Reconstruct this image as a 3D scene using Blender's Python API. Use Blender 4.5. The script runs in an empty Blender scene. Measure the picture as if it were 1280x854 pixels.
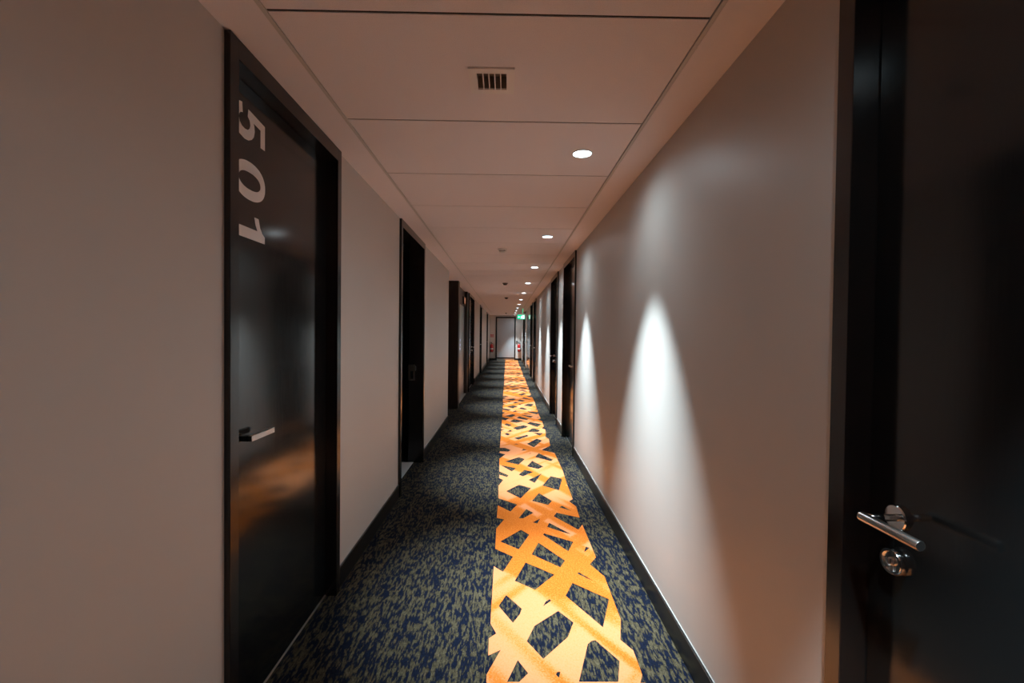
import bpy, bmesh, math, random
from mathutils import Vector, Matrix

random.seed(5)
scene = bpy.context.scene
COL = scene.collection

# ------------------------------------------------------------------ camera
CAM_H = 1.3976
F_PX, YAW, PITCH, ROLL = 569.0, 0.0117, -0.0173, 0.0109
cam_d = bpy.data.cameras.new('camera')
cam_d.sensor_fit = 'HORIZONTAL'
cam_d.sensor_width = 36.0
cam_d.lens = F_PX * 36.0 / 1280.0
cam_d.clip_start = 0.05
cam = bpy.data.objects.new('camera', cam_d)
COL.objects.link(cam)
_f = Vector((math.sin(YAW) * math.cos(PITCH), math.cos(YAW) * math.cos(PITCH), math.sin(PITCH)))
_r = Vector((math.cos(YAW), -math.sin(YAW), 0))
_u = _r.cross(_f)
_r2 = math.cos(ROLL) * _r + math.sin(ROLL) * _u
_u2 = -math.sin(ROLL) * _r + math.cos(ROLL) * _u
_m = Matrix((_r2, _u2, -_f)).transposed().to_4x4()
_m.translation = Vector((0, 0, CAM_H))
cam.matrix_world = _m
scene.camera = cam

# ------------------------------------------------------------------ world and exposure
w = bpy.data.worlds.new('night')
scene.world = w
w.use_nodes = True
w.node_tree.nodes['Background'].inputs[0].default_value = (0.0, 0.0, 0.0, 1)
w.node_tree.nodes['Background'].inputs[1].default_value = 0.0
vs = scene.view_settings
vs.view_transform = 'Standard'
vs.look = 'None'
vs.gamma = 1.0
vs.use_curve_mapping = False
vs.exposure = 0.14

LAMP_COLOR = (0.74, 0.925, 1.0)
LAMP_CORE_W = 430.0      # hot centre of each ceiling downlight
LAMP_BEAM_W = 330.0      # its clear-edged beam
LAMP_HALO_W = 15.0       # faint spill outside the beam

# ------------------------------------------------------------------ the place, in metres (y runs down the corridor)
WL, WR = -0.9055, 0.783          # corridor faces of the two walls
CEIL = 2.3546
Y0, Y1 = -1.3, 23.7
TILE, T0 = 0.69, 1.3834
TX0, TX1 = -0.726, 0.602
LAMP_X, LAMP_Y0, LAMP_STEP = 0.3895, 2.4223, 2.07
BB_H, BB_T = 0.112, 0.012
WT = 0.13                        # wall thickness

# ------------------------------------------------------------------ helpers
def mat(name, color, rough=0.5, metal=0.0, spec=0.5, emit=None, emit_s=0.0, coat=0.0):
    m = bpy.data.materials.new(name)
    m.use_nodes = True
    b = m.node_tree.nodes['Principled BSDF']
    b.inputs['Base Color'].default_value = (*color, 1)
    b.inputs['Roughness'].default_value = rough
    b.inputs['Metallic'].default_value = metal
    b.inputs['Specular IOR Level'].default_value = spec
    b.inputs['Coat Weight'].default_value = coat
    if emit:
        b.inputs['Emission Color'].default_value = (*emit, 1)
        b.inputs['Emission Strength'].default_value = emit_s
    return m

def N(m, kind, **kw):
    n = m.node_tree.nodes.new(kind)
    for k, v in kw.items():
        setattr(n, k, v)
    return n

def link(m, a, b):
    m.node_tree.links.new(a, b)

def bsdf(m):
    return m.node_tree.nodes['Principled BSDF']

def coords(m, scale=(1, 1, 1), loc=(0, 0, 0)):
    g = N(m, 'ShaderNodeNewGeometry')
    mp = N(m, 'ShaderNodeMapping')
    mp.inputs['Scale'].default_value = scale
    mp.inputs['Location'].default_value = loc
    link(m, g.outputs['Position'], mp.inputs['Vector'])
    return mp.outputs['Vector']

def ramp(m, fac, stops, interp='LINEAR'):
    r = N(m, 'ShaderNodeValToRGB')
    r.color_ramp.interpolation = interp
    e = r.color_ramp.elements
    while len(e) < len(stops):
        e.new(0.5)
    for i, (p, c) in enumerate(stops):
        e[i].position = p
        e[i].color = (*c, 1) if len(c) == 3 else c
    link(m, fac, r.inputs['Fac'])
    return r.outputs['Color']

def noise(m, vec, scale, detail=3, rough=0.5):
    n = N(m, 'ShaderNodeTexNoise')
    n.inputs['Scale'].default_value = scale
    n.inputs['Detail'].default_value = detail
    n.inputs['Roughness'].default_value = rough
    link(m, vec, n.inputs['Vector'])
    return n.outputs['Fac']

def bump(m, fac, strength, dist):
    b = N(m, 'ShaderNodeBump')
    b.inputs['Strength'].default_value = strength
    b.inputs['Distance'].default_value = dist
    link(m, fac, b.inputs['Height'])
    link(m, b.outputs['Normal'], bsdf(m).inputs['Normal'])

# ------------------------------------------------------------------ materials
M = {}

def make_materials():
    # matt emulsion paint with a faint roller texture
    m = M['paint'] = mat('wall_paint', (0.57, 0.525, 0.495), 0.45, spec=0.22)
    bump(m, noise(m, coords(m), 420, 2), 0.05, 0.001)
    m = M['plaster'] = mat('ceiling_plaster', (0.87, 0.81, 0.825), 0.7, spec=0.25)
    bump(m, noise(m, coords(m), 300, 2), 0.04, 0.001)
    m = M['tile'] = mat('mineral_tile', (0.87, 0.81, 0.825), 0.85, spec=0.15)
    v = coords(m)
    nf = noise(m, v, 330, 4, 0.7)
    link(m, ramp(m, nf, [(0.30, (0.74, 0.69, 0.70)), (0.48, (0.87, 0.81, 0.825)), (1.0, (0.90, 0.84, 0.855))]), bsdf(m).inputs['Base Color'])
    bump(m, nf, 0.25, 0.001)
    M['grid'] = mat('white_metal_trim', (0.62, 0.59, 0.57), 0.45)
    M['plenum'] = mat('dark_plenum', (0.07, 0.055, 0.045), 0.9)
    M['duct'] = mat('grey_brown_duct', (0.26, 0.21, 0.18), 0.7)
    M['vent_white'] = mat('vent_enamel', (0.86, 0.82, 0.80), 0.4)
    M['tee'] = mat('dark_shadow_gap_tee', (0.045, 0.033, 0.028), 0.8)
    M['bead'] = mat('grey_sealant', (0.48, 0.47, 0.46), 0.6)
    # black door laminate: satin gloss, faint wood-pore relief
    m = M['laminate'] = mat('black_laminate', (0.008, 0.0085, 0.009), 0.12, spec=0.5)
    v = coords(m, (60, 60, 3))
    link(m, ramp(m, noise(m, v, 3, 3), [(0.3, (0.11,) * 3), (0.7, (0.15,) * 3)]), bsdf(m).inputs['Roughness'])
    M['frame'] = mat('black_frame_lacquer', (0.013, 0.011, 0.011), 0.17, spec=0.5)
    M['skirting'] = mat('black_skirting', (0.012, 0.011, 0.011), 0.3, spec=0.5)
    M['steel'] = mat('brushed_steel', (0.62, 0.60, 0.58), 0.28, 1.0)
    M['chrome'] = mat('polished_steel', (0.72, 0.72, 0.72), 0.13, 1.0)
    M['darkmetal'] = mat('dark_metal', (0.03, 0.03, 0.03), 0.4, 0.6)
    M['vinyl'] = mat('white_vinyl', (0.82, 0.78, 0.76), 0.5)
    M['alu'] = mat('aluminium_strip', (0.60, 0.58, 0.55), 0.35, 1.0)
    m = M['wood'] = mat('dark_wenge', (0.02, 0.012, 0.010), 0.35)
    v = coords(m, (14, 14, 0.8))
    link(m, ramp(m, noise(m, v, 5, 4), [(0.3, (0.010, 0.006, 0.005)), (0.7, (0.034, 0.019, 0.014))]), bsdf(m).inputs['Base Color'])
    m = M['liftsteel'] = mat('lift_door_steel', (0.60, 0.60, 0.61), 0.3, 1.0)
    v = coords(m, (120, 120, 1))
    link(m, ramp(m, noise(m, v, 4, 2), [(0.3, (0.32,) * 3), (0.7, (0.45,) * 3)]), bsdf(m).inputs['Roughness'])
    M['pale_floor'] = mat('pale_tile_floor', (0.55, 0.56, 0.58), 0.35)
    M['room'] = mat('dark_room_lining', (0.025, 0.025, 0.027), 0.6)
    M['end_leaf'] = mat('pale_grey_door', (0.36, 0.36, 0.375), 0.20, spec=0.5)
    M['red'] = mat('red_enamel', (0.42, 0.012, 0.012), 0.3)
    M['black'] = mat('black_rubber', (0.012, 0.012, 0.012), 0.5)
    M['white'] = mat('white_plastic', (0.72, 0.70, 0.68), 0.45)
    M['grey'] = mat('grey_plastic', (0.10, 0.095, 0.09), 0.5)
    M['lens'] = mat('lamp_lens', (0.9, 0.9, 0.9), 0.5, emit=LAMP_COLOR, emit_s=14.0)
    M['green'] = mat('lit_green_sign', (0.0, 0.25, 0.12), 0.4, emit=(0.0, 0.62, 0.30), emit_s=1.3)
    M['signwhite'] = mat('lit_white_mark', (0.8, 0.8, 0.8), 0.4, emit=(0.75, 1.0, 0.88), emit_s=1.6)
    M['amber'] = mat('lift_indicator_glass', (0.25, 0.10, 0.06), 0.25, emit=(0.55, 0.20, 0.10), emit_s=0.35)
    M['button'] = mat('lit_button', (0.6, 0.65, 0.8), 0.3, emit=(0.55, 0.62, 1.0), emit_s=0.9)
    M['gloss_panel'] = mat('polished_dark_panel', (0.05, 0.035, 0.028), 0.06, spec=0.8)

    # carpet: short cut pile, navy ground with olive flecks drawn out along the corridor
    m = M['carpet'] = mat('fleck_carpet', (0.03, 0.03, 0.04), 0.95, spec=0.08)
    g = N(m, 'ShaderNodeNewGeometry')
    snap = N(m, 'ShaderNodeVectorMath', operation='SNAP')
    snap.inputs[1].default_value = (0.0036, 0.0070, 1.0)
    link(m, g.outputs['Position'], snap.inputs[0])
    mp = N(m, 'ShaderNodeMapping')
    mp.inputs['Scale'].default_value = (1.0, 0.22, 1.0)
    link(m, snap.outputs['Vector'], mp.inputs['Vector'])
    n1 = noise(m, mp.outputs['Vector'], 80, 2.0, 0.6)
    n2 = noise(m, mp.outputs['Vector'], 22, 1.0, 0.5)
    add = N(m, 'ShaderNodeMath', operation='MULTIPLY_ADD')
    link(m, n2, add.inputs[0]); add.inputs[1].default_value = 0.35
    link(m, n1, add.inputs[2])
    col = ramp(m, add.outputs[0], [(0.625, (0.0060, 0.009, 0.021)), (0.665, (0.012, 0.014, 0.024)), (0.70, (0.062, 0.049, 0.028)), (0.80, (0.094, 0.075, 0.046))])
    # single dark tufts
    wn = N(m, 'ShaderNodeTexWhiteNoise', noise_dimensions='3D')
    link(m, snap.outputs['Vector'], wn.inputs['Vector'])
    mr = N(m, 'ShaderNodeMapRange')
    mr.inputs['To Min'].default_value = 0.55
    mr.inputs['To Max'].default_value = 1.15
    link(m, wn.outputs['Value'], mr.inputs['Value'])
    mul = N(m, 'ShaderNodeVectorMath', operation='SCALE')
    link(m, col, mul.inputs[0]); link(m, mr.outputs['Result'], mul.inputs['Scale'])
    link(m, mul.outputs['Vector'], bsdf(m).inputs['Base Color'])
    bump(m, noise(m, coords(m), 420, 2), 0.6, 0.004)

    # orange inlay: pale apricot bars crossed by deeper, grainy orange ones
    m = M['orange'] = mat('orange_carpet', (0.75, 0.36, 0.09), 0.95, spec=0.08)
    g = N(m, 'ShaderNodeNewGeometry')
    snap = N(m, 'ShaderNodeVectorMath', operation='SNAP')
    snap.inputs[1].default_value = (0.0036, 0.0050, 1.0)
    link(m, g.outputs['Position'], snap.inputs[0])
    # deeper bars crossing at two slants
    bars = []
    for ang, off in ((-0.585, 0.35), (0.70, 3.7)):
        rot = N(m, 'ShaderNodeVectorRotate', rotation_type='Z_AXIS')
        rot.inputs['Angle'].default_value = ang
        link(m, g.outputs['Position'], rot.inputs['Vector'])
        mp = N(m, 'ShaderNodeMapping')
        mp.inputs['Scale'].default_value = (5.2, 0.5, 1.0)
        mp.inputs['Location'].default_value = (off, off, 0)
        link(m, rot.outputs['Vector'], mp.inputs['Vector'])
        bars.append(noise(m, mp.outputs['Vector'], 1.0, 1, 0.4))
    mx = N(m, 'ShaderNodeMath', operation='MAXIMUM')
    link(m, bars[0], mx.inputs[0]); link(m, bars[1], mx.inputs[1])
    edge = N(m, 'ShaderNodeMapRange', interpolation_type='SMOOTHSTEP')
    edge.inputs['From Min'].default_value = 0.50
    edge.inputs['From Max'].default_value = 0.60
    edge.inputs['To Min'].default_value = 0.36
    edge.inputs['To Max'].default_value = 0.60
    link(m, mx.outputs[0], edge.inputs['Value'])
    fine = noise(m, snap.outputs['Vector'], 120, 3, 0.75)
    ma = N(m, 'ShaderNodeMath', operation='MULTIPLY_ADD')
    link(m, fine, ma.inputs[0]); ma.inputs[1].default_value = 0.55
    link(m, edge.outputs['Result'], ma.inputs[2])
    link(m, ramp(m, ma.outputs[0], [(0.60, (0.71, 0.250, 0.110)), (0.74, (0.69, 0.225, 0.075)), (0.83, (0.62, 0.160, 0.022)), (0.94, (0.48, 0.10, 0.008))]), bsdf(m).inputs['Base Color'])
    bump(m, noise(m, coords(m), 420, 2), 0.5, 0.004)

make_materials()

class MB:
    """collects shapes in world metres; build() links them as one mesh object"""
    def __init__(self):
        self.bm = bmesh.new()
    def box(self, x0, x1, y0, y1, z0, z1, bev=0.0):
        b = bmesh.new()
        v = [b.verts.new((x, y, z)) for x in sorted((x0, x1)) for y in sorted((y0, y1)) for z in sorted((z0, z1))]
        for f in ((0, 1, 3, 2), (4, 6, 7, 5), (0, 4, 5, 1), (2, 3, 7, 6), (0, 2, 6, 4), (1, 5, 7, 3)):
            b.faces.new([v[i] for i in f])
        if bev > 0:
            bmesh.ops.bevel(b, geom=b.edges[:], offset=bev, segments=2, affect='EDGES', profile=0.5)
        self._merge(b)
        return self
    def _merge(self, b):
        me = bpy.data.meshes.new('tmp')
        b.to_mesh(me); b.free()
        self.bm.from_mesh(me)
        bpy.data.meshes.remove(me)
    def tube(self, p0, p1, r0, r1=None, seg=20):
        r1 = r0 if r1 is None else r1
        p0, p1 = Vector(p0), Vector(p1)
        d = (p1 - p0)
        b = bmesh.new()
        bmesh.ops.create_cone(b, cap_ends=True, segments=seg, radius1=r0, radius2=r1, depth=d.length)
        q = Vector((0, 0, 1)).rotation_difference(d.normalized()).to_matrix().to_4x4()
        bmesh.ops.transform(b, matrix=Matrix.Translation((p0 + p1) / 2) @ q, verts=b.verts[:])
        for f in b.faces:
            f.smooth = len(f.verts) == 4
        self._merge(b)
        return self
    def lathe(self, origin, axis, prof, seg=28):
        """prof: list of (radius, distance along axis)"""
        origin, axis = Vector(origin), Vector(axis).normalized()
        q = Vector((0, 0, 1)).rotation_difference(axis).to_matrix()
        b = bmesh.new()
        rings = []
        for r, h in prof:
            if r < 1e-6:
                rings.append([b.verts.new(origin + q @ Vector((0, 0, h)))])
            else:
                rings.append([b.verts.new(origin + q @ Vector((r * math.cos(2 * math.pi * i / seg), r * math.sin(2 * math.pi * i / seg), h))) for i in range(seg)])
        for a, c in zip(rings[:-1], rings[1:]):
            for i in range(seg):
                j = (i + 1) % seg
                vs_ = [a[i % len(a)], a[j % len(a)], c[j % len(c)], c[i % len(c)]]
                vs_ = list(dict.fromkeys(vs_))
                if len(vs_) >= 3:
                    b.faces.new(vs_)
        bmesh.ops.recalc_face_normals(b, faces=b.faces[:])
        for e in b.edges:
            e.smooth = e.calc_face_angle(0) < 0.6
        for f in b.faces:
            f.smooth = True
        self._merge(b)
        return self
    def path(self, pts, r, seg=10):
        for a, c in zip(pts[:-1], pts[1:]):
            self.tube(a, c, r, seg=seg)
        return self
    def build(self, name, material, parent=None, kind=None):
        o = mesh_object(name, None, material, parent)
        off = Vector(parent['_base']) if parent is not None else Vector((0, 0, 0))
        if off.length:
            bmesh.ops.translate(self.bm, vec=-off, verts=self.bm.verts[:])
        self.bm.to_mesh(o.data); self.bm.free()
        if kind:
            o['kind'] = kind
        return o

def mesh_object(name, me, material, parent=None):
    me = me or bpy.data.meshes.new(name)
    o = bpy.data.objects.new(name, me)
    COL.objects.link(o)
    if material and not me.materials:
        me.materials.append(M[material])
    if parent is not None:
        o.parent = parent
        o['_base'] = parent['_base']
    else:
        o['_base'] = (0.0, 0.0, 0.0)
    return o

def tag(o, label, cat, group=None, kind=None):
    o['label'] = label
    o['category'] = cat
    if group: o['group'] = group
    if kind: o['kind'] = kind
    return o

def empty(name, loc):
    o = bpy.data.objects.new(name, None)
    COL.objects.link(o)
    o.location = loc
    o.empty_display_size = 0.1
    o['_base'] = tuple(loc)
    return o

def outline_mesh(loops, thick):
    """filled flat shape from closed loops (first outline, then holes), as mesh in its own x/y plane"""
    cu = bpy.data.curves.new('outline', 'CURVE')
    cu.dimensions = '2D'
    cu.fill_mode = 'BOTH'
    cu.extrude = thick / 2
    for lp in loops:
        s = cu.splines.new('POLY')
        s.points.add(len(lp) - 1)
        for p, (x, y) in zip(s.points, lp):
            p.co = (x, y, 0, 1)
        s.use_cyclic_u = True
    ob = bpy.data.objects.new('outline', cu)
    COL.objects.link(ob)
    me = bpy.data.meshes.new_from_object(ob)
    bpy.data.objects.remove(ob)
    bpy.data.curves.remove(cu)
    return me

def wx(side, out):
    """world x of a plane that stands `out` metres into the corridor from that side's wall"""
    return WL + out if side < 0 else WR - out

# ------------------------------------------------------------------ doors and openings along the walls: (outer edge near, outer edge far)
L_501 = (1.469, 2.442)
L_OPEN = (3.83, 4.93)
L_ALCOVE = (7.07, 8.36)
L_LIFT = (8.58, 10.50)
L_SERVICE = (10.80, 12.45)
L_SET = 12.95
L_FAR = [(15.2, 16.2), (20.4, 21.4)]
R_DOORS = [(0.07, 1.06, 'far'), (5.16, 6.22, 'near'), (6.92, 8.0, 'far'), (12.15, 13.15, 'near'), (13.75, 14.75, 'far'), (19.1, 20.1, 'near'), (20.65, 21.65, 'far')]
R_PANEL = (15.15, 17.25)

# ------------------------------------------------------------------ shell
b = MB()
b.box(WL - WT, WR + WT, Y0 - 0.1, Y1 + 0.1, -0.06, 0.0)
b.box(WL - 1.35, WL - WT, 6.9, 8.5, -0.06, 0.0)
floor = tag(b.build('floor', 'carpet'), 'navy and olive flecked carpet floor of the corridor', 'floor', kind='structure')

def wall(name, side, spans, label):
    b = MB()
    for y0, y1, *set_back in spans:
        s = set_back[0] if set_back else 0.0
        b.box(wx(side, -s), wx(side, -WT), y0, y1, 0, CEIL + 0.02)
    return tag(b.build(name, 'paint'), label, 'wall', kind='structure')

wall_left = wall('wall_left', -1, [(Y0, L_501[0] + .01), (L_501[1] - .01, L_OPEN[0] + .01), (L_OPEN[1] - .01, L_ALCOVE[0]), (12.45 - .01, L_SET, 0.055), (L_SET, L_FAR[0][0] + .01), (L_FAR[0][1] - .01, L_FAR[1][0] + .01), (L_FAR[1][1] - .01, Y1)],
                 'off-white painted corridor wall carrying the door marked 501')
rs, y = [], Y0
for d0, d1, _ in R_DOORS:
    rs.append((y, d0 + .01)); y = d1 - .01
rs.append((y, Y1))
wall_right = wall('wall_right', 1, rs, 'off-white painted corridor wall washed by the downlights')
b = MB(); b.box(WL - WT, WR + WT, Y1, Y1 + 0.1, 0, CEIL + 0.02)
wall_end = tag(b.build('wall_end', 'paint'), 'off-white end wall behind the pale grey door and fire extinguishers', 'wall', kind='structure')
b = MB(); b.box(WL - WT, WR + WT, Y0 - 0.1, Y0, 0, CEIL + 0.02)  # unseen end wall, added in dark wood to soak up bounce near the camera
wall_back_added = tag(b.build('wall_back', 'wood'), 'dark wood wall closing the corridor at its other end', 'wall', kind='structure')

# baseboards
def baseboard(name, side, spans, label):
    b = MB()
    for y0, y1 in spans:
        b.box(wx(side, BB_T), wx(side, 0), y0, y1, 0, BB_H, 0.002)
    o = tag(b.build(name, 'skirting'), label, 'baseboard', kind='structure')
    for y0, y1 in spans:
        MB().box(wx(side, 0.0035), wx(side, 0), y0, y1, BB_H, BB_H + 0.003, 0.001).build('sealant_bead', 'bead', o)  # thin grey strip along the top of the baseboard
    return o
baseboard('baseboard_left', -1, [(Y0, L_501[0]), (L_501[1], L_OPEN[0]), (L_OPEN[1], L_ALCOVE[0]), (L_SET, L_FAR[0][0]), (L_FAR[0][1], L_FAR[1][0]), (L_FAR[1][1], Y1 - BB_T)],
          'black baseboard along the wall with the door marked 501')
rs, y = [], Y0
for d0, d1, _ in R_DOORS[:5]:
    rs.append((y, d0)); y = d1
rs += [(y, R_PANEL[0]), (R_PANEL[1], 19.1), (20.1, 20.65), (21.65, Y1 - BB_T)]
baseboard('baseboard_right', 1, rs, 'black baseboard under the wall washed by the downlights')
b = MB()
b.box(WL, -0.58, Y1 - BB_T, Y1, 0, BB_H, 0.002)
b.box(0.465, WR, Y1 - BB_T, Y1, 0, BB_H, 0.002)
tag(b.build('baseboard_end', 'skirting'), 'black baseboard either side of the pale grey end door', 'baseboard', kind='structure')

# orange inlay woven into the carpet
STRIP_LEFT = [(-0.067,1.796),(-0.068,1.839),(-0.012,1.985),(-0.065,1.95),(-0.067,2.061),(-0.034,2.095),(-0.064,2.17),(-0.063,2.406),(-0.063,2.708),(-0.007,2.644),(0.055,2.826),(-0.06,2.929),(-0.06,3.235),(-0.004,3.397),(-0.06,3.424),(-0.058,3.676),(0.044,3.548),(0.101,3.695),(-0.055,3.836),(-0.061,4.149),(-0.017,4.321),(-0.058,4.376),(-0.059,4.481),(0.019,4.405),(0.031,4.467),(-0.061,4.591),(-0.067,5.051),(0,5.238),(-0.069,5.302),(-0.067,5.379),(0.033,5.364),(0.061,5.435),(-0.007,5.54),(-0.069,5.538),(-0.079,6.444)]
STRIP_RIGHT = [(0.551,1.798),(0.572,1.841),(0.575,1.983),(0.535,2.055),(0.574,2.2),(0.579,2.599),(0.519,2.736),(0.574,2.824),(0.57,3.311),(0.527,3.224),(0.375,3.462),(0.404,3.533),(0.57,3.44),(0.578,3.662),(0.535,3.777),(0.574,3.83),(0.576,4.257),(0.588,4.607),(0.575,5.322),(0.433,5.446),(0.559,5.67),(0.574,6.02),(0.54,6.15),(0.575,6.47)]
STRIP_HOLES = [
  [(0.062,1.922),(0.103,1.847),(0.065,1.801),(0.016,1.801)],
  [(0.012,2.407),(0.092,2.286),(0.08,2.241),(0.045,2.174),(-0.027,2.309)],
  [(0.24,2.371),(0.249,2.358),(0.201,2.308),(0.219,2.352)],
  [(0.275,2.27),(0.338,2.178),(0.297,2.072),(0.172,1.93),(0.106,2.043),(0.147,2.151)],
  [(0.383,2.529),(0.555,2.373),(0.474,2.142),(0.329,2.403)],
  [(0.4,2.045),(0.42,2.051),(0.498,1.919),(0.463,1.802),(0.305,1.802),(0.381,2.026)],
  [(0.223,1.855),(0.237,1.855),(0.228,1.823),(0.216,1.84)],
  [(0.117,3.219),(0.171,3.138),(0.093,2.923),(-0.029,3.033)],
  [(0.227,3.02),(0.374,2.78),(0.336,2.698),(0.173,2.856)],
  [(0.277,3.162),(0.462,3.034),(0.411,2.9),(0.267,3.139)],
  [(0.329,3.341),(0.463,3.151),(0.417,3.177),(0.307,3.269)],
  [(0.13,2.754),(0.292,2.615),(0.17,2.458),(0.06,2.547)],
  [(0.268,3.418),(0.24,3.326),(0.208,3.346)],
  [(0.439,2.644),(0.509,2.545),(0.424,2.629)],
  [(0.535,2.967),(0.558,2.951),(0.511,2.889)],
  [(0.129,4.184),(0.235,4.094),(0.133,3.836),(0.008,4.011)],
  [(0.298,3.969),(0.395,3.783),(0.352,3.691),(0.225,3.78)],
  [(0.17,3.6),(0.223,3.526),(0.137,3.416),(0.105,3.423)],
  [(0.196,4.649),(0.284,4.575),(0.173,4.432),(0.134,4.486)],
  [(0.364,4.527),(0.278,4.24),(0.223,4.326)],
  [(0.446,4.445),(0.551,4.367),(0.481,4.04),(0.343,4.167)],
  [(0.464,3.677),(0.53,3.565),(0.438,3.644)],
  [(-0.053,4.815),(0.112,4.704),(0.067,4.589)],
  [(0.153,5.127),(0.217,5.048),(0.139,4.828),(-0.008,4.946)],
  [(0.295,4.983),(0.402,4.767),(0.339,4.678),(0.227,4.769)],
  [(0.389,5.304),(0.53,5.034),(0.502,4.973),(0.335,5.132)],
  [(0.415,6.047),(0.478,5.937),(0.349,5.579),(0.27,5.748)],
  [(0.293,6.261),(0.313,6.193),(0.169,5.974),(0.111,6.068)],
  [(0.218,5.493),(0.26,5.449),(0.188,5.413)],
  [(0.135,5.758),(0.166,5.715),(0.106,5.722)],
  [(0.072,5.923),(0.01,5.813),(0.042,5.891)],
  [(0.017,6.375),(0.072,6.288),(0.029,6.217),(-0.018,6.302)],
  [(0.38,6.425),(0.528,6.376),(0.468,6.216)],
  [(0.294,5.313),(0.299,5.288),(0.262,5.262)]]

STRIP_Y0, STRIP_Y1 = 1.797, 6.45
def strip_loops(shift, y_max):
    lf = [(x, min(y, STRIP_Y1) + shift) for x, y in STRIP_LEFT]
    rt = [(x, min(y, STRIP_Y1) + shift) for x, y in STRIP_RIGHT]
    lf[0] = (lf[0][0], STRIP_Y0 + shift); rt[0] = (rt[0][0], STRIP_Y0 + shift)
    lf[-1] = (-0.065, STRIP_Y1 + shift); rt[-1] = (0.57, STRIP_Y1 + shift)
    cut = min(STRIP_Y1 + shift, y_max)
    lf = [p for p in lf if p[1] < cut] + [(-0.065, cut)]
    rt = [p for p in rt if p[1] < cut] + [(0.57, cut)]
    loops = [lf + rt[::-1]]
    for h in STRIP_HOLES:
        hh = [(x, y + shift) for x, y in h]
        if max(p[1] for p in hh) < cut - 0.01:
            loops.append(hh)
    return loops
for k in range(-1, 5):
    me = outline_mesh(strip_loops(k * (STRIP_Y1 - STRIP_Y0), Y1 - 0.03), 0.0012)
    o = mesh_object('carpet_inlay', me, 'orange', floor)
    o.location = (0, 0, 0.0007)
    o['label'] = 'orange lattice of criss-cross bars woven into the dark carpet'

# ------------------------------------------------------------------ ceiling: plenum slab, plaster borders, angle trims, tiles
b = MB()
b.box(WL - WT, WR + WT, Y0 - 0.1, Y1 + 0.1, CEIL + 0.06, CEIL + 0.10)
b.box(WL - 1.35, WL - WT, 6.9, 8.5, CEIL + 0.06, CEIL + 0.10)
ceiling = tag(b.build('ceiling', 'plenum'), 'suspended ceiling of wide white mineral tiles with plaster borders', 'ceiling', kind='structure')
b = MB()
b.box(WL - WT, TX0 - 0.018, Y0, Y1, CEIL, CEIL + 0.02)
b.box(WL - 1.35, WL - WT, 6.9, 8.5, CEIL, CEIL + 0.02)
b.build('border', 'plaster', ceiling)
b = MB(); b.box(TX1 + 0.020, WR + WT, Y0, Y1, CEIL, CEIL + 0.02)
b.build('border', 'plaster', ceiling)
for x0, x1 in ((TX0 - 0.017, TX0 - 0.003), (TX1 + 0.004, TX1 + 0.018)):
    b = MB(); b.box(x0, x1, Y0, Y1, CEIL - 0.002, CEIL + 0.014, 0.001)
    b.build('angle_trim', 'grid', ceiling)

VENT = (-0.066, 1.738, 0.055)      # centre x, y and half opening of the grille
GAP = 0.0048
b = MB()
b.box(TX0, TX1, -TILE / 2 + GAP, TILE / 2 - GAP, 0, 0.016, 0.0016)
tile_me = bpy.data.meshes.new('ceiling_tile'); b.bm.to_mesh(tile_me); b.bm.free()
tile_me.materials.append(M['tile'])
k0 = math.floor((Y0 - T0) / TILE)
for k in range(k0, 60):
    y0, y1 = T0 + k * TILE, T0 + (k + 1) * TILE
    if y0 >= Y1 - 0.02:
        break
    if y0 < Y0 or y1 > Y1 or k == 0:
        b = MB()
        a, c = max(y0, Y0) + GAP, min(y1, Y1) - GAP
        if k == 0:
            vx, vy, vh = VENT
            vh += 0.004
            b.box(TX0, vx - vh, a, c, CEIL, CEIL + 0.016)
            b.box(vx + vh, TX1, a, c, CEIL, CEIL + 0.016)
            b.box(vx - vh, vx + vh, a, vy - vh, CEIL, CEIL + 0.016)
            b.box(vx - vh, vx + vh, vy + vh, c, CEIL, CEIL + 0.016)
        else:
            b.box(TX0, TX1, a, c, CEIL, CEIL + 0.016, 0.0016)
        b.build('ceiling_tile', 'tile', ceiling)
    else:
        o = mesh_object('ceiling_tile', tile_me, None, ceiling)
        o.location = (0, (y0 + y1) / 2, CEIL)
# cross tees in the tile joints, coloured dark to stand for the gap's shade
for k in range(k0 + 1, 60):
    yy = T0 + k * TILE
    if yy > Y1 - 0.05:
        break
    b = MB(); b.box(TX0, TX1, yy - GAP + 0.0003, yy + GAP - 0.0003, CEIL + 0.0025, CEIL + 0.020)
    b.build('cross_tee', 'tee', ceiling)

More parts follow.
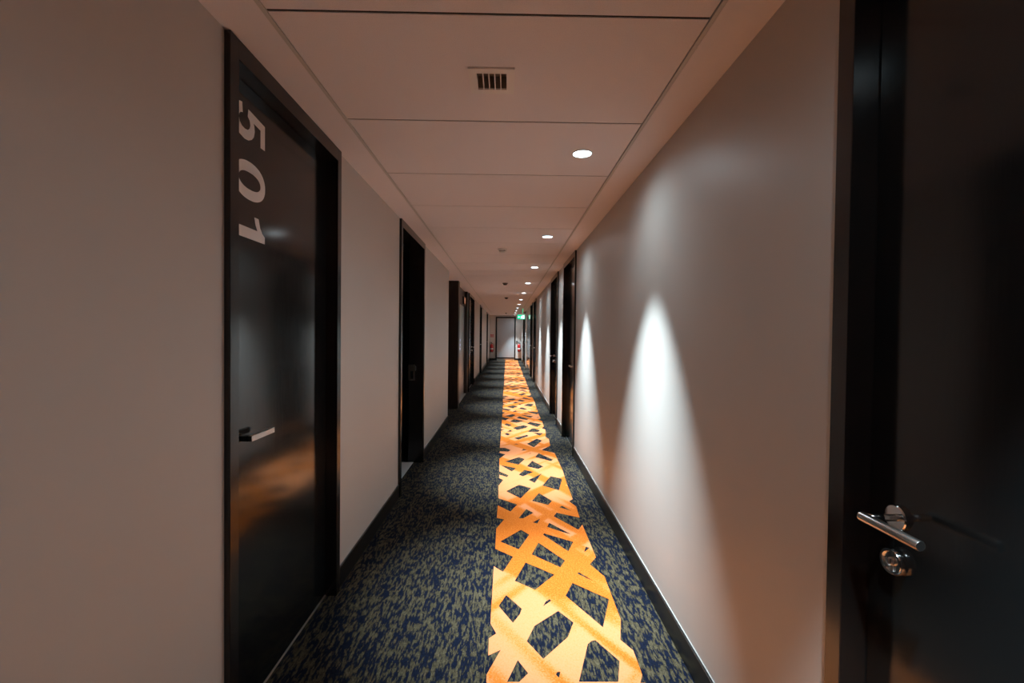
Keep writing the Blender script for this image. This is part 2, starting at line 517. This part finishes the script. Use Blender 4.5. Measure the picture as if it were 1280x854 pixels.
# ------------------------------------------------------------------ door furniture
def round_lever(door, side, y, z, direction, lock=True):
    """round-bar lever on a rose; `direction` +1 points down the corridor, -1 back"""
    n = Vector((1 if side < 0 else -1, 0, 0))
    p = Vector((wx(side, -0.04), y, z))
    h = empty_child('lever_handle', door, p)
    MB().lathe(p, n, [(0.0, 0), (0.0265, 0), (0.0265, 0.007), (0.0245, 0.0095), (0.0, 0.0095)]).build('rose', 'chrome', h)
    e = p + n * 0.073
    MB().tube(p + n * 0.009, e, 0.0075).build('spindle', 'chrome', h)
    d = Vector((0, direction, 0))
    MB().lathe(e - d * 0.010, d, [(0, 0), (0.0075, 0), (0.0098, 0.003), (0.0098, 0.138), (0.0088, 0.140), (0, 0.140)], 24).build('grip', 'steel', h)
    if lock:
        q = p + Vector((0, 0.000, -0.092))
        lk = empty_child('lock', door, q)
        MB().lathe(q, n, [(0.0, 0), (0.0265, 0), (0.0275, 0.003), (0.0275, 0.014), (0.0255, 0.017), (0.0205, 0.017), (0.0195, 0.011), (0, 0.011)]).build('escutcheon', 'chrome', lk)
        MB().lathe(q, n, [(0.0085, 0.009), (0.0085, 0.0150), (0.0075, 0.0155), (0, 0.0155)], 18).build('cylinder_core', 'steel', lk)
        x0, x1 = sorted((q.x + n.x * 0.0150, q.x + n.x * 0.0158))
        MB().box(x0, x1, y - 0.0012, y + 0.0012, q.z - 0.005, q.z + 0.005).build('keyhole', 'black', lk)
        MB().box(*sorted((q.x + n.x * 0.010, q.x + n.x * 0.0145)), y - 0.0055, y + 0.0055, q.z - 0.0195, q.z - 0.006, 0.001).build('cylinder_tail', 'steel', lk)

def flat_lever(door, side, y, z, direction):
    n = 1 if side < 0 else -1
    p = Vector((wx(side, -0.04), y, z))
    h = empty_child('lever_handle', door, p)
    MB().lathe(p, (n, 0, 0), [(0.0, 0), (0.016, 0), (0.016, 0.004), (0, 0.004)]).build('rose', 'darkmetal', h)
    MB().box(p.x + n * 0.003, p.x + n * 0.052, y - 0.009, y + 0.009, z - 0.0095, z + 0.0095, 0.001).build('spindle', 'darkmetal', h)
    ya, yb = sorted((y - direction * 0.009, y + direction * 0.148))
    MB().box(p.x + n * 0.0405, p.x + n * 0.0535, ya, yb, z - 0.0100, z + 0.0100, 0.0012).build('grip', 'steel', h)

def empty_child(name, parent, loc):
    o = bpy.data.objects.new(name, None)
    COL.objects.link(o)
    o.parent = parent
    o.location = Vector(loc) - Vector(parent['_base'])
    o.empty_display_size = 0.05
    o['_base'] = tuple(loc)
    return o

FACE, PROUD, HEAD = 0.048, 0.02, 0.066
def door_frame(door, side, y0, y1, back=0.10, top=CEIL - 0.003, name='frame', face=FACE, proud=PROUD):
    b = MB()
    x0, x1 = wx(side, proud), wx(side, -back)
    b.box(x0, x1, y0, y0 + face, 0, top, 0.0015)
    b.box(x0, x1, y1 - face, y1, 0, top, 0.0015)
    b.box(x0, x1, y0 + face - 0.002, y1 - face + 0.002, top - HEAD, top, 0.0015)
    return b.build(name, 'frame', door)

def hinged_door(n, side, y0, y1, latch, label, furniture='round', top=CEIL - 0.003):
    door = tag(empty('door_%d' % n, (wx(side, 0), (y0 + y1) / 2, 0)), label, 'door', kind='structure')
    door_frame(door, side, y0, y1)
    b = MB()
    b.box(wx(side, -0.04), wx(side, -0.085), y0 + FACE + 0.003, y1 - FACE - 0.003, 0.009, top - HEAD - 0.003, 0.001)
    b.build('leaf', 'laminate', door)
    b = MB()
    b.box(wx(side, -0.036), wx(side, -0.060), y0 + FACE, y1 - FACE, 0.0, 0.007, 0.002)
    b.build('threshold', 'alu', door)
    if latch == 'far':
        hy, hd = y1 - FACE - 0.077, -1
    else:
        hy, hd = y0 + FACE + 0.077, 1
    if furniture == 'round':
        round_lever(door, side, hy, 1.022, hd)
    else:
        flat_lever(door, side, 1.614, 1.017, 1)
    return door

door_501 = hinged_door(1, -1, *L_501, 'near', 'glossy black door with large vertical white number 501', 'flat')

# the number, read downwards
def ell(rx, ry, cx, cy, n=40, p=2.25):
    out = []
    for i in range(n):
        t = 2 * math.pi * i / n
        c, s = math.cos(t), math.sin(t)
        out.append((cx + rx * math.copysign(abs(c) ** (2 / p), c), cy + ry * math.copysign(abs(s) ** (2 / p), s)))
    return out
FIVE = [(0.57, 1.0), (0.11, 1.0), (0.04, 0.44), (0.18, 0.42), (0.22, 0.48), (0.30, 0.505), (0.37, 0.48), (0.42, 0.42), (0.435, 0.33), (0.42, 0.235), (0.37, 0.17), (0.30, 0.145), (0.235, 0.16), (0.195, 0.20), (0.178, 0.26),
        (0.0, 0.245), (0.02, 0.15), (0.07, 0.07), (0.16, 0.005), (0.30, -0.02), (0.41, 0.0), (0.51, 0.06), (0.58, 0.16), (0.615, 0.32), (0.60, 0.44), (0.55, 0.54), (0.47, 0.615), (0.36, 0.645), (0.27, 0.63), (0.215, 0.60), (0.245, 0.85), (0.57, 0.85)]
ZERO = [ell(0.345, 0.515, 0.345, 0.495), ell(0.155, 0.355, 0.345, 0.495)]
ONE = [(0.43, 1.0), (0.30, 1.0), (0.25, 0.91), (0.15, 0.83), (0.0, 0.78), (0.0, 0.64), (0.13, 0.68), (0.235, 0.745), (0.235, 0.0), (0.43, 0.0)]
CAP = 0.20
for loops, z_top in (([FIVE], 2.208), (ZERO, 2.013), ([ONE], 1.820)):
    me = outline_mesh([[(u * CAP, v * CAP) for u, v in lp] for lp in loops], 0.001)
    for v in me.vertices:
        u, vv, t = v.co
        v.co = (wx(-1, -0.04) + 0.0006 + t, 1.587 + vv, z_top - u)
    for v in me.vertices:
        v.co -= Vector(door_501['_base'])
    o = mesh_object('digit', me, 'vinyl', door_501)
    o['label'] = 'white vinyl numeral turned on its side'

# open doorway into a dark room
y0, y1 = L_OPEN
d = tag(empty('door_2', (WL, (y0 + y1) / 2, 0)), 'black framed doorway standing open onto a dark room with pale floor', 'door', kind='structure')
door_frame(d, -1, y0, y1, back=WT + 0.01)
b = MB(); b.box(WL - 0.16 - 0.80, WL - 0.16, y0 + FACE - 0.004, y0 + FACE + 0.041, 0.012, CEIL - 0.08, 0.001)
b.build('leaf', 'laminate', d)
yj = y1 - FACE
b = MB()
b.box(WL - 0.145, WL - 0.075, yj - 0.0015, yj, 0.985, 1.055)
b.box(WL - 0.145, WL - 0.125, yj - 0.0015, yj, 0.90, 0.985)
b.box(WL - 0.092, WL - 0.075, yj - 0.0015, yj, 0.90, 0.985)
b.box(WL - 0.145, WL - 0.075, yj - 0.0015, yj, 0.885, 0.90)
b.box(WL - 0.075, WL - 0.062, yj - 0.006, yj - 0.001, 0.99, 1.04, 0.001)
b.build('strike_plate', 'steel', d)
b = MB()
b.box(WL - 2.1, WL - 0.085, y0 + FACE, y1 - FACE, -0.02, 0.004)
b.build('sill', 'pale_floor', d)
b = MB()
xr = WL - 2.2
b.box(xr - .05, xr, y0 - .5, y1 + .5, 0, CEIL)
b.box(xr, WL - WT, y0 - .55, y0 - .5, 0, CEIL)
b.box(xr, WL - WT, y1 + .5, y1 + .55, 0, CEIL)
b.box(xr, WL - WT, y0 - .5, y1 + .5, CEIL, CEIL + .03)
b.box(xr, WL - WT, y0 - .5, y0 + FACE, -.03, -0.002)
b.box(xr, WL - WT, y1 - FACE, y1 + .5, -.03, -0.002)
tag(b.build('wall_room', 'room'), 'dark unlit room behind the open black framed doorway', 'wall', kind='structure')

hinged_door(3, -1, *L_FAR[0], 'near', 'closed black door on the wall after the lift, first past the service door')
hinged_door(4, -1, *L_FAR[1], 'near', 'closed black door on the 501 wall, last before the end wall')
RL = ['black door with polished lever above round lock, before the longest wall stretch with light scallops',
      'black door across from the plain wall between the open doorway and alcove',
      'black door across from the dark wood lined alcove',
      'black door across from the pale wall corner after the service door',
      'black door just before the polished dark wall panel',
      'first black door past the polished dark wall panel',
      'black door close to the end wall, second past the polished panel']
for i, (a, c, latch) in enumerate(R_DOORS):
    hinged_door(5 + i, 1, a, c, latch, RL[i])

# ------------------------------------------------------------------ alcove, lift and service door on the left
b = MB()
xa = WL - 1.3
b.box(xa, WL + 0.018, L_ALCOVE[1], L_LIFT[0], 0, CEIL, 0.002)              # pier turned to the viewer
b.box(xa - .05, xa, L_ALCOVE[0] - .05, L_ALCOVE[1] + .1, 0, CEIL)
b.box(xa, WL - WT, L_ALCOVE[0] - .05, L_ALCOVE[0], 0, CEIL)
tag(b.build('wall_alcove', 'wood'), 'dark wood lined alcove and pier beside the lift', 'wall', kind='structure')
b = MB()
b.box(WL - 0.30, WL - 0.006, L_LIFT[1], L_SERVICE[0], 0, CEIL - 0.001, 0.002)
tag(b.build('wall_pier', 'wood'), 'dark wooden pier between the lift and the service door', 'wall', kind='structure')

lift = tag(empty('lift_entrance', (WL - 0.075, (L_LIFT[0] + L_LIFT[1]) / 2, 0)), 'brushed steel lift doors under a dark header beside the alcove', 'lift')
xl = WL - 0.075
ym = (L_LIFT[0] + L_LIFT[1]) / 2
MB().box(xl - 0.03, xl + 0.004, L_LIFT[0] + 0.01, 9.56, 0.012, 2.0, 0.001).build('side_panel', 'liftsteel', lift)
for a, c in ((9.565, 10.028), (10.032, L_LIFT[1] - 0.004)):
    MB().box(xl - 0.03, xl, a, c, 0.012, 2.0, 0.001).build('door_panel', 'liftsteel', lift)
b = MB(); b.box(xl - 0.05, xl + 0.012, L_LIFT[0], L_LIFT[1], 2.0, CEIL - 0.002, 0.001)
b.build('header', 'wood', lift)
MB().box(xl - 0.03, xl + 0.055, L_LIFT[0] + 0.002, L_LIFT[1] - 0.002, 0.0, 0.010, 0.001).build('sill', 'alu', lift)
ind = MB().box(xl + 0.012, xl + 0.045, 9.95, 10.30, 2.03, 2.20, 0.004).build('indicator', 'darkmetal', lift)
MB().box(xl + 0.045, xl + 0.048, 9.98, 10.27, 2.05, 2.18).build('glass', 'amber', ind)
cp = MB().box(xl + 0.004, xl + 0.014, 9.40, 9.50, 0.98, 1.33, 0.002).build('call_panel', 'steel', lift)
for z in (1.07, 1.15, 1.25):
    MB().box(xl + 0.014, xl + 0.018, 9.425, 9.475, z - .022, z + .022, 0.001).build('button', 'button', cp)
b = MB(); b.box(WL - 0.30, WL - 0.11, L_LIFT[0], L_LIFT[1], 0, CEIL)
b.build('shaft_wall', 'wood', lift)

hinged_door(12, -1, *L_SERVICE, 'far', 'wide black service door between the wooden pier and pale wall')
b = MB()
b.box(WL - 0.055, WL - 0.055 + BB_T, 12.46, L_SET, 0, BB_H, 0.002)
b.box(WL - 0.055, WL + BB_T, L_SET - BB_T, L_SET, 0, BB_H, 0.002)
tag(b.build('baseboard_corner', 'skirting'), 'black baseboard turning the wall corner after the service door', 'baseboard', kind='structure')

b = MB(); b.box(WR - 0.016, WR + 0.002, R_PANEL[0], R_PANEL[1], 0.0, CEIL - 0.02, 0.002)
tag(b.build('wall_panel', 'gloss_panel'), 'tall polished dark panel on the wall below the green exit sign', 'panel')

# ------------------------------------------------------------------ end door
ed = tag(empty('door_13', (-0.06, Y1, 0)), 'pale grey door in a black frame closing the far end', 'door', kind='structure')
b = MB()
ex0, ex1, et = -0.575, 0.462, 2.265
b.box(ex0, ex0 + .065, Y1 - .03, Y1 + .05, 0, et, .002)
b.box(ex1 - .065, ex1, Y1 - .03, Y1 + .05, 0, et, .002)
b.box(ex0 + .063, ex1 - .063, Y1 - .03, Y1 + .05, et - .065, et, .002)
b.build('frame', 'frame', ed)
MB().box(ex0 + .068, ex1 - .068, Y1 - .012, Y1 - .002, .16, et - .068, .001).build('leaf', 'end_leaf', ed)
MB().box(ex0 + .068, ex1 - .068, Y1 - .018, Y1 - .002, .09, .158, .001).build('kick_strip', 'frame', ed)
MB().box(ex0 + .066, ex1 - .066, Y1 - .030, Y1 - .002, .0, .088, .001).build('threshold', 'alu', ed)
h = MB().tube((ex0 + .13, Y1 - .012, 1.02), (ex0 + .13, Y1 - .06, 1.02), .008).tube((ex0 + .122, Y1 - .06, 1.02), (ex0 + .26, Y1 - .06, 1.02), .009).build('lever_handle', 'chrome', ed)

# ------------------------------------------------------------------ fire extinguishers on the end wall
def extinguisher(x, z0, label, sc=1.0):
    yb = Y1 - 0.085
    e = tag(empty('fire_extinguisher', (x, yb, z0)), label, 'extinguisher', 'fire extinguishers on the end wall')
    r = 0.075 * sc
    MB().lathe((x, yb, z0), (0, 0, 1), [(0, 0), (r * .9, 0), (r, .012), (r, .34), (r * .92, .375), (r * .7, .405), (r * .35, .425), (r * .3, .44), (0, .44)], 24).build('cylinder', 'red', e)
    MB().lathe((x, yb, z0), (0, 0, 1), [(r + .001, .15), (r + .001, .21)], 24).build('label_band', 'white', e)
    MB().lathe((x, yb, z0), (0, 0, 1), [(r + .0015, .0), (r + .0015, .035)], 24).build('foot_ring', 'black', e)
    MB().lathe((x, yb, z0 + .43), (0, 0, 1), [(0, 0), (.022, 0), (.022, .05), (.014, .06), (0, .06)], 16).build('valve', 'darkmetal', e)
    MB().box(x - .10, x + .02, yb - .014, yb + .014, z0 + .485, z0 + .497, .002).box(x - .11, x - .01, yb - .012, yb + .012, z0 + .515, z0 + .525, .002).box(x - .015, x + .02, yb - .012, yb + .012, z0 + .49, z0 + .525, .002).build('squeeze_grip', 'black', e)
    pts = [(x + .02, yb, z0 + .46), (x + .07, yb - .02, z0 + .45), (x + .10, yb - .03, z0 + .38), (x + .098, yb - .03, z0 + .22), (x + .085, yb - .03, z0 + .14)]
    MB().path(pts, .011).build('hose', 'black', e)
    MB().lathe((x + .085, yb - .03, z0 + .15), (0, 0, -1), [(0, 0), (.014, 0), (.024, .10), (.018, .10), (0, .02)], 14).build('horn', 'black', e)
    MB().lathe((x, yb - .024, z0 + .455), (0, -1, 0), [(0, 0), (.014, 0), (.014, .01), (0, .01)], 14).build('gauge', 'chrome', e)
    MB().box(x - .03, x + .03, yb + .02, Y1, z0 + .40, z0 + .45, .002).build('bracket', 'darkmetal', e)
    MB().box(x - .02, x + .02, yb + r - .01, Y1, z0 + .1, z0 + .14, .002).build('bracket', 'darkmetal', e)
    return e
extinguisher(-0.775, 0.42, 'red fire extinguisher hung under a small red sign on the end wall', 1.15)
extinguisher(0.645, 0.44, 'red fire extinguisher hung below a black call box on the end wall')
def plate(name, x0, x1, z0, z1, material, label, cat, marks=()):
    p = tag(empty(name, ((x0 + x1) / 2, Y1, z0)), label, cat)
    MB().box(x0, x1, Y1 - .006, Y1, z0, z1, .001).build('plate', material, p)
    for a, c, e, f, mm in marks:
        MB().box(a, c, Y1 - .0075, Y1 - .006, e, f).build('mark', mm, p)
plate('extinguisher_sign', -0.845, -0.775, 1.20, 1.345, 'red', 'small red extinguisher sign beside another on the end wall', 'sign', [(-.822, -.806, 1.23, 1.30, 'white')])
plate('hose_sign', -0.750, -0.685, 1.20, 1.345, 'red', 'small red sign next to the grey door frame', 'sign', [(-.725, -.710, 1.23, 1.30, 'white')])
cb = tag(empty('call_box', (0.52, Y1, 0.93)), 'small black call box between end door and extinguisher', 'call box')
MB().box(.488, .565, Y1 - .04, Y1, .945, 1.02, .003).build('housing', 'black', cb)
MB().box(.505, .548, Y1 - .044, Y1 - .04, .962, 1.003, .001).build('press_plate', 'grey', cb)

# ------------------------------------------------------------------ ceiling fittings
def spot(name, parent, loc, power, size, blend, radius):
    l = bpy.data.lights.new(name, 'SPOT')
    l.energy = power
    l.color = LAMP_COLOR
    l.spot_size = math.radians(size)
    l.spot_blend = blend
    l.shadow_soft_size = radius
    o = bpy.data.objects.new(name, l)
    COL.objects.link(o)
    o.parent = parent
    o.location = Vector(loc) - Vector(parent['_base'])
    return o

ORD = ['first', 'second', 'third', 'fourth', 'fifth', 'sixth', 'seventh', 'eighth', 'ninth', 'tenth', 'eleventh']
LAMP_LABEL = {k: 'round white ceiling downlight, %s after the square air grille towards the end door' % ORD[k] for k in range(11)}
LAMP_LABEL.update({-k: 'round white ceiling downlight, %s from the air grille away from the end door' % ORD[k - 1] for k in (1,)})
ring_me = lens_me = None
for k in range(-1, 11):
    yy = LAMP_Y0 + k * LAMP_STEP
    dl = tag(empty('downlight', (LAMP_X, yy, CEIL)), LAMP_LABEL[k], 'downlight', 'downlights in a row along the ceiling')
    if ring_me is None:
        r = MB().lathe((LAMP_X, yy, CEIL), (0, 0, -1), [(0.047, 0), (0.055, 0), (0.055, .002), (0.053, .0035), (0.049, .0035), (0.047, .0015)], 36).build('trim_ring', 'white', dl)
        e = MB().lathe((LAMP_X, yy, CEIL), (0, 0, -1), [(0.0472, -0.001), (0.0472, .0015), (0, .0015)], 36).build('lens', 'lens', dl)
        ring_me, lens_me = r.data, e.data
    else:
        for nm, me in (('trim_ring', ring_me), ('lens', lens_me)):
            mesh_object(nm, me, None, dl)
    spot('lamp_core', dl, (LAMP_X, yy, CEIL - 0.012), LAMP_CORE_W, 46, 1.0, 0.035)
    spot('lamp_beam', dl, (LAMP_X, yy, CEIL - 0.012), LAMP_BEAM_W, 58, 0.5, 0.035)
    spot('lamp_spill', dl, (LAMP_X, yy, CEIL - 0.012), LAMP_HALO_W, 168, 0.9, 0.035)

vx, vy, vh = VENT
v = tag(empty('air_vent', (vx, vy, CEIL)), 'square white air grille with dark slots in the ceiling', 'air vent')
b = MB()
o_ = 0.084
for x0, x1, y0, y1 in ((vx - o_, vx + o_, vy - o_, vy - vh), (vx - o_, vx + o_, vy + vh, vy + o_), (vx - o_, vx - vh, vy - vh, vy + vh), (vx + vh, vx + o_, vy - vh, vy + vh)):
    b.box(x0, x1, y0, y1, CEIL - .007, CEIL)
b.build('grille_frame', 'vent_white', v)
MB().box(vx - vh - .003, vx + vh + .003, vy - vh - .003, vy + vh + .003, CEIL + .045, CEIL + .05).build('duct', 'duct', v)
b = MB()
for s in (-1, 1):
    b.box(vx + s * (vh + .003), vx + s * vh, vy - vh - .003, vy + vh + .003, CEIL, CEIL + .045)
    b.box(vx - vh, vx + vh, vy + s * (vh + .003), vy + s * vh, CEIL, CEIL + .045)
b.build('neck', 'duct', v)
for i in range(1, 5):
    xx = vx - vh + i * 2 * vh / 5
    MB().box(xx - .0016, xx + .0016, vy - vh, vy + vh, CEIL - .006, CEIL + .010).build('slat', 'vent_white', v)
MB().box(vx - vh, vx + vh, vy - vh * .68, vy - vh * .62, CEIL + .010, CEIL + .02).build('cross_bar', 'white', v)

def detector(x, y, label, dark):
    d = tag(empty('smoke_detector', (x, y, CEIL)), label, 'detector', None)
    m1, m2 = ('grey', 'black') if dark else ('white', 'white')
    MB().lathe((x, y, CEIL), (0, 0, -1), [(0, 0), (.052, 0), (.052, .012), (.046, .016), (0, .016)], 28).build('base', m1, d)
    MB().lathe((x, y, CEIL), (0, 0, -1), [(.036, .015), (.036, .030), (.030, .040), (0, .044)], 28).build('dome', m2, d)
    MB().lathe((x, y, CEIL), (0, 0, -1), [(.0385, .021), (.0385, .026)], 28).build('vent_ring', 'grey', d)
    MB().lathe((x + .02, y - .03, CEIL), (0, 0, -1), [(0, .010), (.004, .010), (.004, .024), (0, .024)], 10).build('indicator', 'red' if dark else 'grey', d)
detector(-0.06, 5.17, 'white round smoke detector, first after the square air grille', False)
detector(-0.04, 8.63, 'dark round smoke detector on the ceiling beside the lift', True)
detector(-0.02, 12.08, 'dark round smoke detector on the ceiling beside the service door', True)
detector(-0.04, 21.05, 'dark round smoke detector on the ceiling before the end door', True)

# green running-man exit sign hung from the ceiling
sx0, sx1, sz0, sz1, sy = 0.40, 0.69, 1.955, 2.125, 17.5
ex = tag(empty('exit_sign', ((sx0 + sx1) / 2, sy, sz0)), 'green lit emergency exit sign hanging from the ceiling', 'exit sign')
MB().box(sx0, sx1, sy - .012, sy + .012, sz0, sz1, .003).build('panel', 'green', ex)
MB().box(sx0 - .004, sx1 + .004, sy - .03, sy + .03, sz1, sz1 + .045, .004).build('housing', 'white', ex)
for xx in ((sx0 + sx1) / 2 + .06,):
    MB().tube((xx, sy, sz1 + .04), (xx, sy, CEIL), .010, seg=12).build('stem', 'green', ex)
yf = sy - .0135
def mark(name, pts):
    me = outline_mesh([pts], .001)
    for q in me.vertices:
        q.co = Vector((q.co.x, yf + q.co.z, q.co.y)) - Vector(ex['_base'])
    mesh_object(name, me, 'signwhite', ex)
mark('door_mark', [(.60, 1.975), (.67, 1.975), (.67, 2.105), (.60, 2.105)])
mark('arrow', [(.42, 2.04), (.46, 2.075), (.46, 2.05), (.50, 2.05), (.50, 2.03), (.46, 2.03), (.46, 2.005)])
mark('running_figure', [(.525, 1.975), (.545, 1.975), (.555, 2.005), (.575, 1.990), (.595, 1.985), (.59, 2.0), (.570, 2.012), (.573, 2.05), (.592, 2.04), (.597, 2.05), (.570, 2.068), (.545, 2.068), (.522, 2.045), (.530, 2.037), (.548, 2.05), (.540, 2.015)])
mark('figure_head', ell(.011, .011, .574, 2.085, 14, 2))

for o in bpy.data.objects:
    if '_base' in o:
        del o['_base']
